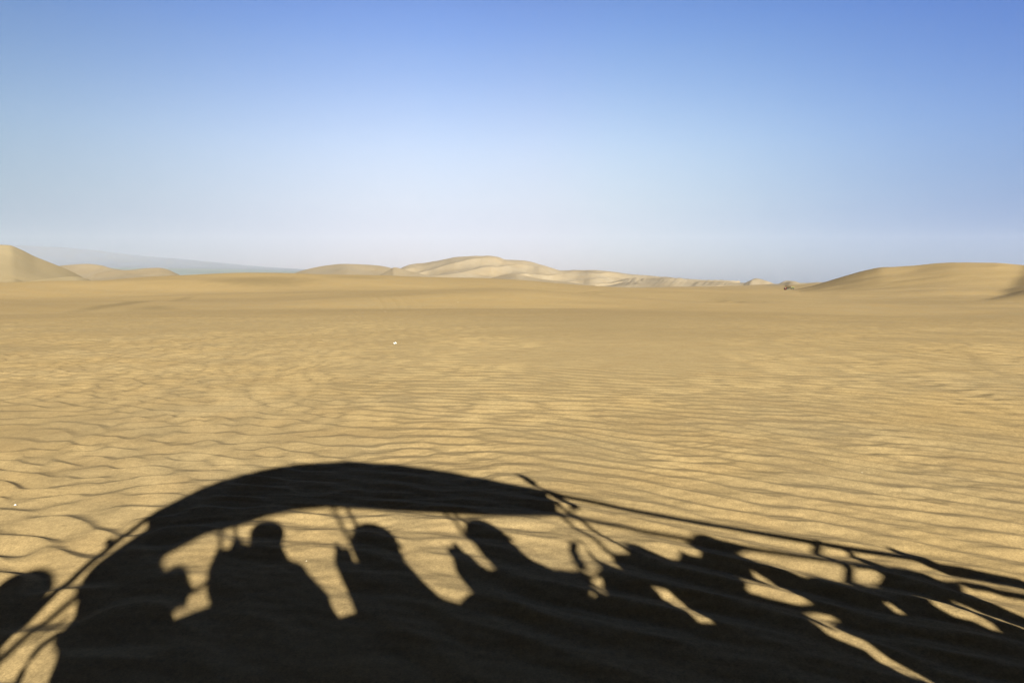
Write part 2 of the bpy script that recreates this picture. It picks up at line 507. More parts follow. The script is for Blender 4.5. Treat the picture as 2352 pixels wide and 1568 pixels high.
M_dune_near = sand_material('near_dune_sand', (0.200, 0.165, 0.098), near=False)
hill('dune', [(-420, 640), (-200, 600), (-60, 570), (0, 562), (20, 563), (45, 572), (80, 589), (110, 601), (140, 613), (165, 624), (200, 642), (230, 655)], 520, 190, 160, 0.05, 3, base=662, wander=0.03, mat=M_dune_near)
hill('dune', [(-60, 660), (0, 645), (30, 640), (60, 646), (100, 641), (140, 637), (170, 635), (200, 640), (230, 655)], 330, 90, 60, 0.05, 5, base=662, wander=0.05, mat=M_dune_near)
hill('dune', [(105, 640), (130, 612), (165, 608), (200, 606), (235, 610), (255, 616), (290, 622), (320, 640)], 1250, 300, 200, 0.10, 8, base=655, gully=0.2)
hill('dune', [(180, 650), (220, 628), (265, 621), (300, 620), (335, 616), (365, 615), (385, 619), (405, 628), (440, 640)], 800, 240, 120, 0.12, 12, base=655, gully=0.15, skew=1)
hill('dune', [(650, 640), (680, 626), (720, 615), (755, 609), (790, 606), (825, 607), (870, 610), (900, 616), (930, 627), (980, 645)], 1500, 450, 300, 0.08, 15, base=655, gully=0.1)
hill('dune', [(840, 640), (895, 620), (905, 614), (935, 621), (980, 632), (1040, 645)], 1200, 220, 160, 0.05, 16, base=655, wander=0.04)
hill('hills', [(900, 640), (920, 616), (945, 607), (985, 602), (1010, 598), (1050, 590), (1085, 588), (1120, 587), (1145, 590), (1162, 596), (1180, 597), (1210, 599), (1240, 607), (1270, 616), (1290, 621), (1350, 620), (1400, 623), (1440, 629), (1500, 634), (1560, 639), (1610, 645), (1700, 655)], 2300, 900, 500, 0.20, 21, base=668, rib=0.085, jag=1.0, gully=0.45, skew=1.6, slant=0.035, wander=0.04, rows=160, step=0.05)
hill('dune', [(1080, 652), (1130, 638), (1165, 630), (1185, 628), (1205, 633), (1245, 641), (1300, 647), (1370, 655)], 1100, 260, 160, 0.05, 25, base=664, wander=0.04)
hill('hills', [(1380, 650), (1450, 640), (1520, 637), (1560, 639), (1600, 646), (1640, 645), (1680, 648), (1705, 650), (1735, 641), (1760, 645), (1785, 652), (1815, 644), (1845, 650), (1880, 648), (1910, 651), (1950, 656)], 1900, 600, 300, 0.20, 31, base=664, rib=0.10, jag=3.0, gully=0.5, skew=0.8, slant=0.02, wander=0.05, rows=120, step=0.05)
hill('dune', [(1700, 665), (1760, 655), (1800, 650), (1817, 646), (1840, 650), (1880, 655), (1950, 662)], 1000, 200, 150, 0.06, 37, base=666, wander=0.04)
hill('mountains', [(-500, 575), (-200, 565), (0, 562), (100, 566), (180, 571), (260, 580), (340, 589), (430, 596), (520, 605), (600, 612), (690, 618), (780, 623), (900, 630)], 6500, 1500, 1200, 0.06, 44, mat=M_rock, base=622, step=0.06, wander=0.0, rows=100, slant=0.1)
# irrigated valley floor: long pale and green field strips far below the mountains
def field(name, x0, x1, y0, y1, slope, col):
    pts = [(x0, y0), (x1, y0 + slope), (x1, y1 + slope), (x0, y1)]
    bm = bmesh.new(); vs = []
    for px, py in pts:
        a, t = az_el(px, py)
        tz = az_el(px, 622)[1]
        r = 4900 * (1 + (622 - py) * 0.02)
        vs.append(bm.verts.new((r * math.sin(a), r * math.cos(a), CAM_H + r * t)))
    bm.faces.new(vs)
    bm.normal_update()
    if bm.faces[:][0].normal.z < 0: bmesh.ops.reverse_faces(bm, faces=bm.faces[:])
    o = obj(name, bm, material(name, col, 0.9, noise=(0.01, 0.2)), smooth=False, recalc=False)
    set_props(o, kind='structure')
field('valley_floor', 140, 860, 611, 640, 14, (0.125, 0.15, 0.15))
field('pale_field', 250, 560, 613.2, 615.2, 12, (0.21, 0.215, 0.215))

# ------------------------------------------------------------------ mesh pieces
def add_box(bm, c, s, rot=None, bevel=0.0):
    g = bmesh.ops.create_cube(bm, size=1.0)
    vs = g['verts']
    bmesh.ops.scale(bm, vec=s, verts=vs)
    if bevel:
        es = list({e for v in vs for e in v.link_edges})
        r = bmesh.ops.bevel(bm, geom=es, offset=bevel, segments=2, affect='EDGES', profile=0.6)
        vs = list({v for f in r['faces'] for v in f.verts} | {v for v in vs if v.is_valid})
    if rot: bmesh.ops.transform(bm, matrix=rot, verts=vs)
    bmesh.ops.translate(bm, vec=c, verts=vs)
    return vs

def add_tube(bm, pts, r, seg=8, caps=True):
    pts = [Vector(p) for p in pts]
    rings = []
    up = Vector((0, 0, 1))
    for i, p in enumerate(pts):
        d = (pts[min(i + 1, len(pts) - 1)] - pts[max(i - 1, 0)]).normalized()
        a = d.cross(up if abs(d.z) < 0.95 else Vector((1, 0, 0))).normalized()
        b = d.cross(a)
        rr = r[i] if isinstance(r, (list, tuple)) else r
        rings.append([bm.verts.new(p + (a * math.cos(k * 2 * math.pi / seg) + b * math.sin(k * 2 * math.pi / seg)) * rr) for k in range(seg)])
    for A_, B_ in zip(rings, rings[1:]):
        for k in range(seg):
            bm.faces.new((A_[k], A_[(k + 1) % seg], B_[(k + 1) % seg], B_[k]))
    if caps:
        bm.faces.new(rings[0][::-1]); bm.faces.new(rings[-1])

def add_capsule(bm, p0, p1, r0, r1, seg=12):
    p0, p1 = Vector(p0), Vector(p1)
    d = p1 - p0
    if d.length < 1e-5: d = Vector((0, 0, 1e-4))
    n_ = 5
    pts, rs = [], []
    dn = d.normalized()
    for k in range(n_):
        a = -math.pi / 2 + (k + 0.35) * (math.pi / 2) / n_
        pts.append(p0 + dn * math.sin(a) * r0); rs.append(math.cos(a) * r0)
    pts.append(p0); rs.append(r0); pts.append(p1); rs.append(r1)
    for k in range(n_):
        a = (k + 0.65) * (math.pi / 2) / n_
        pts.append(p1 + dn * math.sin(a) * r1); rs.append(math.cos(a) * r1)
    a = dn.cross(Vector((0, 0, 1)) if abs(dn.z) < 0.95 else Vector((1, 0, 0))).normalized(); b = dn.cross(a)
    rings = [[bm.verts.new(p + (a * math.cos(k * 2 * math.pi / seg) + b * math.sin(k * 2 * math.pi / seg)) * rr) for k in range(seg)] for p, rr in zip(pts, rs)]
    for A_, B_ in zip(rings, rings[1:]):
        for k in range(seg):
            bm.faces.new((A_[k], A_[(k + 1) % seg], B_[(k + 1) % seg], B_[k]))
    bm.faces.new(rings[0][::-1]); bm.faces.new(rings[-1])

def add_ball(bm, c, s, rot=None):
    g = bmesh.ops.create_uvsphere(bm, u_segments=20, v_segments=14, radius=1.0)
    M = Matrix.Diagonal((*s, 1))
    if rot: M = rot @ M
    bmesh.ops.transform(bm, matrix=Matrix.Translation(c) @ M, verts=g['verts'])

def add_torus(bm, c, R, r, axis='Y', seg=32, ring=12, flat=1.0):
    rings = []
    for i in range(seg):
        a = 2 * math.pi * i / seg; L_ = []
        for k in range(ring):
            b = 2 * math.pi * k / ring
            rr = R + r * math.cos(b); w = r * flat * math.sin(b)
            L_.append(bm.verts.new((c[0] + rr * math.cos(a), c[1] + w, c[2] + rr * math.sin(a))))
        rings.append(L_)
    for i in range(seg):
        A_, B_ = rings[i], rings[(i + 1) % seg]
        for k in range(ring):
            bm.faces.new((A_[k], A_[(k + 1) % ring], B_[(k + 1) % ring], B_[k]))

def add_disc(bm, c, R, w, seg=24):
    M = Matrix.Translation(c) @ Matrix.Rotation(math.pi / 2, 4, 'X')
    bmesh.ops.create_cone(bm, cap_ends=True, segments=seg, radius1=R, radius2=R, depth=w, matrix=M)

# ------------------------------------------------------------------ people
M_skin = material('skin', (0.46, 0.27, 0.18), 0.5, noise=(8, 0.08))
CLOTHES = [material('cloth_' + n_, c, 0.85, noise=(6, 0.15)) for n_, c in (('navy', (0.03, 0.05, 0.12)), ('grey', (0.2, 0.2, 0.21)), ('red', (0.3, 0.04, 0.03)), ('olive', (0.12, 0.13, 0.06)), ('white', (0.6, 0.6, 0.58)))]
M_hair = material('hair', (0.02, 0.014, 0.01), 0.5)
M_trousers = material('denim', (0.05, 0.07, 0.13), 0.85, noise=(8, 0.2))

def remeshed(name, bm, vox, mat, parent):
    o = obj(name, bm, mat, parent)
    m = o.modifiers.new('union', 'REMESH'); m.mode = 'VOXEL'; m.voxel_size = vox; m.use_smooth_shade = True
    s = o.modifiers.new('soften', 'SMOOTH'); s.factor = 0.5; s.iterations = 3
    return o

def add_hand(bm, wrist, d, palm_n, curl=0.6, side=1):
    """palm, four unequal bent fingers and a thumb from the side of the palm"""
    d = Vector(d).normalized(); n_ = Vector(palm_n); n_ = (n_ - d * n_.dot(d)).normalized(); w = d.cross(n_) * side
    P = Vector(wrist)
    for k in range(4):
        q = (k - 1.5) * 0.021
        add_capsule(bm, P + w * q * 0.6, P + d * 0.085 + w * q, 0.016, 0.012, 8)
    for k, ln in enumerate((0.068, 0.076, 0.071, 0.055)):
        q = (k - 1.5) * 0.0225
        b = P + d * 0.088 + w * q; a = 0.0
        for part, rr in ((0.45, 0.0095), (0.32, 0.0088), (0.23, 0.008)):
            a += curl
            e = b + (d * math.cos(a) + n_ * math.sin(a)) * ln * part
            add_capsule(bm, b, e, rr, rr * 0.93, 8)
            b = e
    t0 = P + d * 0.025 - w * 0.034; t1 = t0 + (d * 0.6 - w * 0.55 + n_ * 0.35).normalized() * 0.042; t2 = t1 + (d * 0.8 + n_ * 0.6).normalized() * 0.032
    add_capsule(bm, t0, t1, 0.013, 0.011, 8); add_capsule(bm, t1, t2, 0.011, 0.009, 8)

def person(label, head, face, hands, cloth, hat=None, parent_m=None, elbows=None, lean=0.0, bulk=1.0):
    """seated figure. head: centre; face: unit facing in plan; hands: two targets"""
    H0 = Vector(head); f = Vector((face[0], face[1], 0)).normalized(); s = Vector((-f.y, f.x, 0))      # s = its left
    root = bpy.data.objects.new('person', None); sc.collection.objects.link(root)
    root.location = parent_m @ Vector((head[0], head[1], 0.95)); root.rotation_euler = (0, 0, parent_m.to_euler().z)
    off = Vector((head[0], head[1], 0.95))
    set_props(root, label, 'person', 'people seated in the dune buggy')
    P = lambda a, b, c: H0 + f * a + s * b + Vector((0, 0, c)) - off
    bm = bmesh.new()
    # head with face
    add_ball(bm, P(-0.01, 0, 0.025), (0.078, 0.078, 0.095)) if abs(f.x) < 2 else None
    add_ball(bm, P(0.015, 0, -0.045), (0.062, 0.058, 0.075))
    add_capsule(bm, P(0.075, 0, 0.01), P(0.098, 0, -0.028), 0.009, 0.014, 8)           # nose
    add_capsule(bm, P(0.066, -0.022, -0.062), P(0.066, 0.022, -0.062), 0.010, 0.010, 8)  # mouth
    add_ball(bm, P(0.052, 0, -0.100), (0.024, 0.026, 0.020))                            # chin
    for k in (-1, 1):
        add_ball(bm, P(0.066, k * 0.030, 0.012), (0.012, 0.014, 0.010))                 # eyes
        add_ball(bm, P(-0.01, k * 0.080, -0.005), (0.018, 0.010, 0.032))                # ears
    add_capsule(bm, P(-0.02, 0, -0.06), P(-0.045 - lean * 0.3, 0, -0.20), 0.054, 0.062)
    # torso
    L = lean
    ch = P(-0.05 - L * 0.5, 0, -0.34); pv = P(-0.12 - L, 0, -0.76)
    sh = [P(-0.045 - L * 0.35, k * 0.175, -0.235) for k in (-1, 1)]
    add_capsule(bm, sh[0], sh[1], 0.062, 0.062)
    for k in (-1, 1):
        add_capsule(bm, P(-0.05 - L * .4, k * 0.07, -0.27), P(-0.07 - L * .6, k * 0.075, -0.48), 0.095, 0.095)
        add_capsule(bm, P(-0.07 - L * .6, k * 0.075, -0.46), P(-0.12 - L, k * 0.07, -0.76), 0.095, 0.105)
        add_capsule(bm, P(-0.04 - L * .3, k * 0.05, -0.20), sh[(k + 1) // 2], 0.05, 0.066)
        # thighs, shins, feet
        hip = P(-0.12 - L, k * 0.09, -0.80); kn = P(0.28 - L, k * 0.12, -0.76); an = P(0.33 - L, k * 0.12, -1.12)
        kn.z = max(kn.z, 0.44)
        an.z = 0.08
        add_capsule(bm, hip, kn, 0.088, 0.058); add_capsule(bm, kn, an, 0.056, 0.038)
        add_capsule(bm, an + Vector((0, 0, -0.03)), an + f * 0.17 + Vector((0, 0, -0.045)), 0.038, 0.03)
    for k in (0, 1):
        sgn = (-1, 1)[k]
        S0 = sh[k]; Hd = Vector(hands[k]) - off
        if elbows and elbows[k] is not None:
            E0 = Vector(elbows[k]) - off
        else:
            mid = (S0 + Hd) / 2; E0 = mid + Vector((0, 0, -0.09)) + s * sgn * 0.05
        add_capsule(bm, S0, E0, 0.052, 0.042)
        dd = (Hd - E0).normalized(); Wr = Hd - dd * 0.05
        add_capsule(bm, E0, Wr, 0.042, 0.028)
        add_hand(bm, Wr, dd, Vector((0, 0, -1)) if abs(dd.z) < 0.8 else f, 0.55, sgn)
    remeshed('body', bm, 0.0075, M_skin, root)
    # jacket follows the torso and sleeves
    bm = bmesh.new()
    for k in (-1, 1):
        add_capsule(bm, P(-0.05 - L * .4, k * 0.07, -0.27), P(-0.07 - L * .6, k * 0.075, -0.48), 0.108, 0.108)
        add_capsule(bm, P(-0.07 - L * .6, k * 0.075, -0.46), P(-0.12 - L, k * 0.07, -0.76), 0.108, 0.118)
        add_capsule(bm, P(-0.04 - L * .3, k * 0.04, -0.19), sh[(k + 1) // 2], 0.062, 0.078)
        S0 = sh[(k + 1) // 2]; i = (k + 1) // 2; Hd = Vector(hands[i]) - off
        E0 = (Vector(elbows[i]) - off) if elbows and elbows[i] is not None else (S0 + Hd) / 2 + Vector((0, 0, -0.09)) + s * k * 0.05
        add_capsule(bm, S0, E0, 0.067, 0.055)
        dd = (Hd - E0).normalized()
        add_capsule(bm, E0, Hd - dd * 0.09, 0.054, 0.038)
    remeshed('jacket', bm, 0.012, cloth, root)
    bm = bmesh.new()
    for k in (-1, 1):
        hip = P(-0.12 - L, k * 0.09, -0.80); kn = P(0.28 - L, k * 0.12, -0.76); an = P(0.33 - L, k * 0.12, -1.12)
        kn.z = max(kn.z, 0.44); an.z = 0.11
        add_capsule(bm, hip, kn, 0.10, 0.068); add_capsule(bm, kn, an, 0.066, 0.052)
    remeshed('trousers', bm, 0.012, M_trousers, root)
    bm = bmesh.new()
    if hat is None or hat == 'hair':
        add_ball(bm, P(-0.028, 0, 0.045), (0.088, 0.090, 0.092)); add_ball(bm, P(-0.05, 0, -0.02), (0.055, 0.078, 0.075))
        remeshed('hair', bm, 0.008, M_hair, root)
    elif hat == 'hood':
        add_ball(bm, P(-0.06 * bulk, 0, 0.05), (0.135 * bulk, 0.125 * bulk, 0.115 * bulk)); add_ball(bm, P(-0.10 * bulk, 0, -0.03), (0.12 * bulk, 0.115 * bulk, 0.13 * bulk)); add_capsule(bm, P(-0.07, 0, -0.10), P(-0.06, 0, -0.22), 0.115, 0.15)
        remeshed('hood', bm, 0.010, cloth, root)
    elif hat == 'cap':
        add_ball(bm, P(-0.01, 0, 0.055), (0.096, 0.092, 0.078)); add_capsule(bm, P(0.07, -0.03, 0.055), P(0.12, -0.02, 0.045), 0.012, 0.010); add_capsule(bm, P(0.07, 0.03, 0.055), P(0.12, 0.02, 0.045), 0.012, 0.010)
        remeshed('cap', bm, 0.008, cloth, root)
    return root

# ------------------------------------------------------------------ the crowded buggy behind the camera, seen as its shadow
SPEC = {"canopyN":[[-0.768,2.32],[-0.706,2.391],[-0.559,2.485],[-0.39,2.602],[-0.199,2.694],[0.157,2.804],[0.536,2.861],[1.077,2.855],[1.497,2.775],[2.029,2.592],[2.449,2.389],[2.648,2.303]],"canopyF":[[-0.47,2.515],[-0.37,2.55],[-0.282,2.602],[-0.103,2.698],[0.156,2.75],[0.365,2.813],[0.585,2.853],[0.879,2.856],[1.162,2.815],[1.539,2.746],[1.81,2.702],[2.108,2.652],[2.486,2.61],[2.707,2.569]],"tubes":[["roof_rail",[[-1.35,-0.08,1.45],[-1.282,-0.08,1.582],[-1.239,-0.08,1.662],[-1.187,-0.08,1.754],[-1.134,-0.08,1.842],[-1.075,-0.08,1.936],[-0.981,-0.08,2.072],[-0.941,-0.08,2.125],[-0.861,-0.08,2.224],[-0.767,-0.08,2.326],[-0.706,-0.08,2.391],[-0.559,-0.08,2.485],[-0.39,-0.08,2.602],[-0.199,-0.08,2.694],[0.157,-0.08,2.804],[0.536,-0.08,2.861],[1.077,-0.08,2.855],[1.497,-0.08,2.775],[2.029,-0.08,2.592],[2.449,-0.08,2.389],[2.648,-0.08,2.292],[2.722,-0.08,2.255],[2.827,-0.08,2.202],[3.094,-0.08,2.072],[3.382,-0.08,1.94],[3.616,-0.08,1.837],[3.841,-0.08,1.743],[4.004,-0.08,1.677],[4.13,-0.08,1.628],[4.322,-0.08,1.556],[4.471,-0.08,1.502]],0.026],["roof_rail",[[-1.119,-1.5,1.937],[-1.033,-1.5,2.061],[-0.982,-1.5,2.129],[-0.937,-1.5,2.185],[-0.874,-1.5,2.259],[-0.81,-1.5,2.327],[-0.692,-1.5,2.411],[-0.529,-1.5,2.489],[-0.47,-1.5,2.515],[-0.37,-1.5,2.55],[-0.282,-1.5,2.602],[-0.103,-1.5,2.698],[0.156,-1.5,2.75],[0.365,-1.5,2.813],[0.585,-1.5,2.853],[0.879,-1.5,2.856],[1.162,-1.5,2.815],[1.539,-1.5,2.746],[1.81,-1.5,2.702],[2.108,-1.5,2.652],[2.486,-1.5,2.61],[2.707,-1.5,2.596],[2.804,-1.5,2.551],[3.043,-1.5,2.447],[3.267,-1.5,2.356],[3.456,-1.5,2.283],[3.538,-1.5,2.253],[3.755,-1.5,2.177],[3.928,-1.5,2.12],[4.138,-1.5,2.057],[4.31,-1.5,2.008],[4.487,-1.5,1.962]],0.024],["rear_brace",[[-0.991,-0.08,1.621],[-1.061,-0.08,1.565],[-1.082,-0.08,1.522],[-1.097,-0.08,1.472],[-1.1,-0.08,1.388]],0.018],["rear_brace",[[-0.895,-0.9,1.998],[-0.966,-0.9,1.928],[-1.003,-0.9,1.905]],0.012],["post",[[0.01,-1.5,2.725],[0.019,-1.5,2.576],[0.114,-1.5,1.0]],0.018],["post",[[-0.073,-0.08,2.192],[-0.071,-0.08,2.046],[-0.057,-0.08,1.0]],0.014],["post",[[0.918,-1.5,2.849],[0.952,-1.5,2.499],[1.098,-1.5,1.0]],0.017],["post",[[0.843,-0.08,2.281],[0.855,-0.08,1.984],[0.895,-0.08,1.0]],0.015],["post",[[1.816,-1.5,2.69],[1.828,-1.5,2.31],[1.869,-1.5,1.0]],0.017],["post",[[1.695,-0.08,2.119],[1.701,-0.08,1.795],[1.716,-0.08,1.0]],0.014],["post",[[2.703,-1.5,2.565],[2.705,-1.5,2.25],[2.86,-1.5,1.95],[2.92,-1.5,1.0]],0.019],["post",[[2.614,-0.08,2.013],[2.636,-0.08,1.741],[2.696,-0.08,1.0]],0.017],["grab_bar",[[2.209,-0.45,1.782],[2.323,-0.45,1.891],[2.377,-0.45,1.952],[2.415,-0.45,1.976],[2.453,-0.45,1.973],[2.433,-0.45,1.881],[2.394,-0.45,1.805],[2.341,-0.45,1.736]],0.013],["grab_bar",[[2.221,-0.4,1.773],[2.322,-0.4,1.885],[2.375,-0.4,1.94]],0.028],["strap",[[-0.105,-0.6,2.077],[-0.138,-0.6,2.02],[-0.186,-0.6,1.984],[-0.251,-0.6,1.951],[-0.337,-0.6,1.919]],0.016],["front_brace",[[4.094,-0.08,1.673],[4.009,-0.08,1.616],[3.907,-0.08,1.557],[3.923,-0.08,1.512]],0.022],["front_brace",[[3.923,-0.08,1.512],[3.856,-0.08,1.456],[3.741,-0.08,1.385]],0.022],["front_brace",[[4.204,-0.08,1.589],[4.14,-0.08,1.534],[4.118,-0.08,1.5]],0.018],["front_bumper",[[4.499,-0.08,1.553],[4.521,-0.08,1.516],[4.508,-0.08,1.469],[4.528,-0.08,1.418],[4.63,-0.08,1.381],[4.712,-0.08,1.341],[4.793,-0.08,1.301],[4.838,-0.08,1.279]],0.05],["side_step",[[4.435,-0.3,1.422],[4.51,-0.3,1.393],[4.536,-0.3,1.364],[4.624,-0.3,1.329],[4.677,-0.3,1.31]],0.028],["side_step",[[4.082,-0.3,1.396],[4.146,-0.3,1.345],[4.143,-0.3,1.261],[4.126,-0.3,1.192]],0.02],["roof_lamp_bar",[[2.679,-0.3,2.604],[2.682,-0.3,2.521],[2.706,-0.3,2.422],[2.744,-0.3,2.354],[2.75,-0.3,2.21]],0.014]],"lamps":[[2.681,-0.3,2.562],[2.694,-0.3,2.49],[2.741,-0.3,2.328],[2.747,-0.3,2.219]],"joint":[[-0.971,-0.08,2.152],[4.142,-0.08,1.512],[4.145,-0.08,1.497]],"panels":[["side_panel",0.08,[[-0.95,1.418],[-0.949,1.462],[-0.957,1.513],[-1.01,1.565],[-1.002,1.604],[-0.979,1.639],[-0.978,1.688],[-0.99,1.741],[-0.922,1.698],[-0.443,1.611],[-0.389,1.625],[-0.249,1.658],[-0.149,1.676],[-0.094,1.659],[0.28,1.744],[0.367,1.695],[0.422,1.66],[0.473,1.66],[0.48,1.626],[0.493,1.571],[0.512,1.539],[0.638,1.561],[0.683,1.57],[0.81,1.571],[1.141,1.544],[1.199,1.522],[1.307,1.579],[1.407,1.619],[1.644,1.66],[1.951,1.608],[2.112,1.622],[2.196,1.606],[2.373,1.687],[2.4,1.637],[2.504,1.608],[2.446,1.542],[1.757,1.108],[-0.938,1.369]],[[[0.625,1.533],[0.656,1.534],[0.663,1.504],[0.641,1.49],[0.62,1.508]],[[1.451,1.623],[1.467,1.606],[1.494,1.519],[1.465,1.503],[1.446,1.547]],[[2.186,1.585],[2.234,1.597],[2.213,1.556],[2.164,1.516],[2.107,1.506],[2.106,1.536]],[[2.031,1.533],[2.069,1.54],[2.064,1.506],[2.032,1.495],[2.013,1.511]]]],["rear_curtain",0.5,[[-0.99,2.038],[-0.941,2.14],[-0.858,2.228],[-0.685,2.397],[-0.42,2.229],[-0.507,2.174],[-0.502,2.111],[-0.459,2.058],[-0.403,1.981],[-0.383,1.862],[-0.331,1.754],[-0.895,1.808],[-0.953,1.962]],[]],["front_panel",0.12,[[2.44,1.643],[2.529,1.736],[2.601,1.729],[2.679,1.737],[2.802,1.74],[2.837,1.706],[2.869,1.662],[2.925,1.656],[3.016,1.72],[3.018,1.681],[3.073,1.661],[3.121,1.709],[3.182,1.752],[3.357,1.77],[3.424,1.754],[3.559,1.677],[3.416,1.65],[3.333,1.624],[3.282,1.561],[3.244,1.499],[3.238,1.449],[3.186,1.479],[3.146,1.508],[3.067,1.491],[3.02,1.441],[3.073,1.41],[3.195,1.355],[3.289,1.357],[3.325,1.394],[3.311,1.43],[3.336,1.458],[3.393,1.478],[3.527,1.489],[3.629,1.474],[3.695,1.436],[3.753,1.402],[3.815,1.398],[3.859,1.388],[3.948,1.405],[4.027,1.449],[4.026,1.479],[3.939,1.498],[3.997,1.513],[4.161,1.497],[4.197,1.473],[4.232,1.449],[4.326,1.44],[4.329,1.406],[4.333,1.38],[4.451,1.369],[4.384,1.338],[4.313,1.286],[4.304,1.243],[4.312,1.216],[4.32,1.184],[4.324,1.154],[3.471,0.925],[1.631,1.103]],[[[2.482,1.523],[2.54,1.506],[2.554,1.424],[2.533,1.335],[2.467,1.342],[2.474,1.418],[2.483,1.499]],[[2.549,1.3],[2.578,1.288],[2.591,1.218],[2.572,1.143],[2.547,1.183],[2.543,1.257]],[[3.092,1.306],[3.222,1.309],[3.302,1.283],[3.293,1.252],[3.278,1.268],[3.187,1.257],[3.159,1.227],[3.189,1.199],[3.187,1.16],[3.182,1.116],[3.198,1.083],[3.206,1.032],[3.165,1.007],[3.136,1.009],[3.122,1.079],[3.133,1.153],[3.069,1.224]],[[3.363,1.24],[3.37,1.232],[3.344,1.2],[3.327,1.204]],[[3.709,1.317],[3.733,1.312],[3.72,1.26],[3.679,1.262]],[[3.814,1.301],[3.847,1.293],[3.821,1.261],[3.804,1.27]],[[3.975,1.325],[4.015,1.307],[4.059,1.278],[4.063,1.235],[4.058,1.187],[4.032,1.145],[4.006,1.159],[4.007,1.195],[3.953,1.225],[3.909,1.245],[3.936,1.273]],[[4.159,1.279],[4.171,1.256],[4.173,1.198],[4.176,1.145],[4.153,1.128],[4.159,1.151],[4.135,1.187],[4.135,1.233]]]],["seat_back",0.2,[[0.651,2.029],[0.676,2.027],[0.705,1.92],[0.731,1.893],[0.986,1.803],[0.94,1.628],[0.706,1.584],[0.678,1.635],[0.677,1.833],[0.66,1.93]],[]],["seat_back",0.2,[[1.49,1.962],[1.513,1.953],[1.531,1.877],[1.555,1.828],[1.543,1.796],[1.583,1.751],[1.715,1.791],[1.884,1.799],[1.804,1.669],[1.504,1.667],[1.443,1.683],[1.463,1.74],[1.47,1.821]],[]],["seat_back",0.25,[[-0.176,2.089],[-0.054,2.077],[0.032,2.102],[0.116,2.067],[0.15,1.904],[0.133,1.731],[-0.107,1.754],[-0.133,1.85],[-0.172,1.947]],[]]],"wheel":[[-1.252,2.115]],"seatback":[[[-0.142,2.156],[-0.088,1.835]],[[0.669,2.007],[0.688,1.634]],[[1.494,1.941],[1.459,1.681]]],"heads":{"p1":[[-0.336,2.022],0.7],"p2":[[0.214,2.121],0.2],"p3":[[1.04,2.036],0.35],"p4":[[1.876,2.018],0.35],"p5":[[2.78,1.768],0.4],"p6":[[3.378,1.825],0.5]},"pts":{"cam":[[0.008,2.023],0.06],"elbR":[[0.461,1.704],0.25],"elbL":[[-0.01,1.764],0.25],"handP3":[[1.218,1.604],0.3],"handP4":[[2.136,1.742],0.4],"hat3":[[0.973,2.077],0.35],"hat4":[[1.857,2.095],0.35],"spade":[[1.495,2.49],0.3]},"sun":[0.34864,-0.86995,0.34878]}
UA = math.radians(14)
BUGGY_M = Matrix.Rotation(UA, 4, 'Z')            # x along the vehicle, front at +x; -y towards the sun
M_frame = material('painted_tube', (0.06, 0.20, 0.10), 0.35, 0.2, noise=(9, 0.25))
M_canvas = material('canvas', (0.16, 0.15, 0.13), 0.9, noise=(4, 0.2))
M_panel = material('painted_panel', (0.10, 0.24, 0.12), 0.4, noise=(5, 0.25))
M_vinyl = material('seat_vinyl', (0.03, 0.03, 0.035), 0.5, noise=(10, 0.3))
M_rubber = material('tyre_rubber', (0.02, 0.02, 0.02), 0.85, noise=(14, 0.3))
M_metal = material('bare_metal', (0.45, 0.45, 0.44), 0.35, 0.9, noise=(10, 0.15))
M_glass = material('lamp_glass', (0.7, 0.7, 0.68), 0.1)

big = bpy.data.objects.new('dune_buggy', None)
sc.collection.objects.link(big)
big.rotation_euler = (0, 0, UA)
set_props(big, 'long open dune buggy full of passengers whose shadow covers the foreground sand', 'dune buggy')

cN, cF = SPEC['canopyN'], SPEC['canopyF']
def at_u(curve, uu):
    xs = [p[0] for p in curve]; return float(np.interp(uu, xs, [p[1] for p in curve]))
for nm, pts, r in SPEC['tubes']:
    pts = [list(p) for p in pts]
    if nm == 'post':
        top = pts[0]
        c = cN if top[1] > -0.7 else cF
        z = at_u(c, top[0]) + 0.01
        if z > top[2] + 0.03: pts.insert(0, [top[0], top[1], z])
    bm = bmesh.new(); add_tube(bm, pts, r, 10)
    obj(nm, bm, M_frame if nm not in ('strap', 'roof_lamp_bar') else M_rubber, big)
# canopy sheet stretched between the two roof rails
n_u, n_v = 40, 9
bm = bmesh.new(); rows = []
for i in range(n_u + 1):
    t = i / n_u; row = []
    uN = cN[0][0] + (cN[-1][0] - cN[0][0]) * t; uF = cF[0][0] + (cF[-1][0] - cF[0][0]) * t
    a = Vector((uN, -0.08, at_u(cN, uN) + 0.012)); b = Vector((uF, -1.5, at_u(cF, uF) + 0.012))
    for k in range(n_v + 1):
        s_ = k / n_v
        row.append(bm.verts.new(a.lerp(b, s_) + Vector((0, 0, -0.015 * math.sin(math.pi * s_) * (1 + 0.6 * math.sin(t * 25))))))
    rows.append(row)
for r0, r1 in zip(rows, rows[1:]):
    for k in range(n_v): bm.faces.new((r0[k], r0[k + 1], r1[k + 1], r1[k]))
bmesh.ops.solidify(bm, geom=bm.faces[:], thickness=0.006)
obj('canopy', bm, M_canvas, big)
for uu in (0.01, 0.93, 1.78):
    bm = bmesh.new(); add_tube(bm, [(uu, -0.08, at_u(cN, uu) - 0.015), (uu + 0.04, -1.5, at_u(cF, uu + 0.04) - 0.015)], 0.018)
    obj('roof_bow', bm, M_frame, big)
bm = bmesh.new(); add_tube(bm, [(2.66, -0.08, 2.30), (2.70, -1.5, 2.56)], 0.022); obj('roof_bow', bm, M_frame, big)
bm = bmesh.new(); add_tube(bm, [(2.76, -0.08, 2.22), (2.81, -1.5, 2.545)], 0.016); obj('roof_bow', bm, M_frame, big)
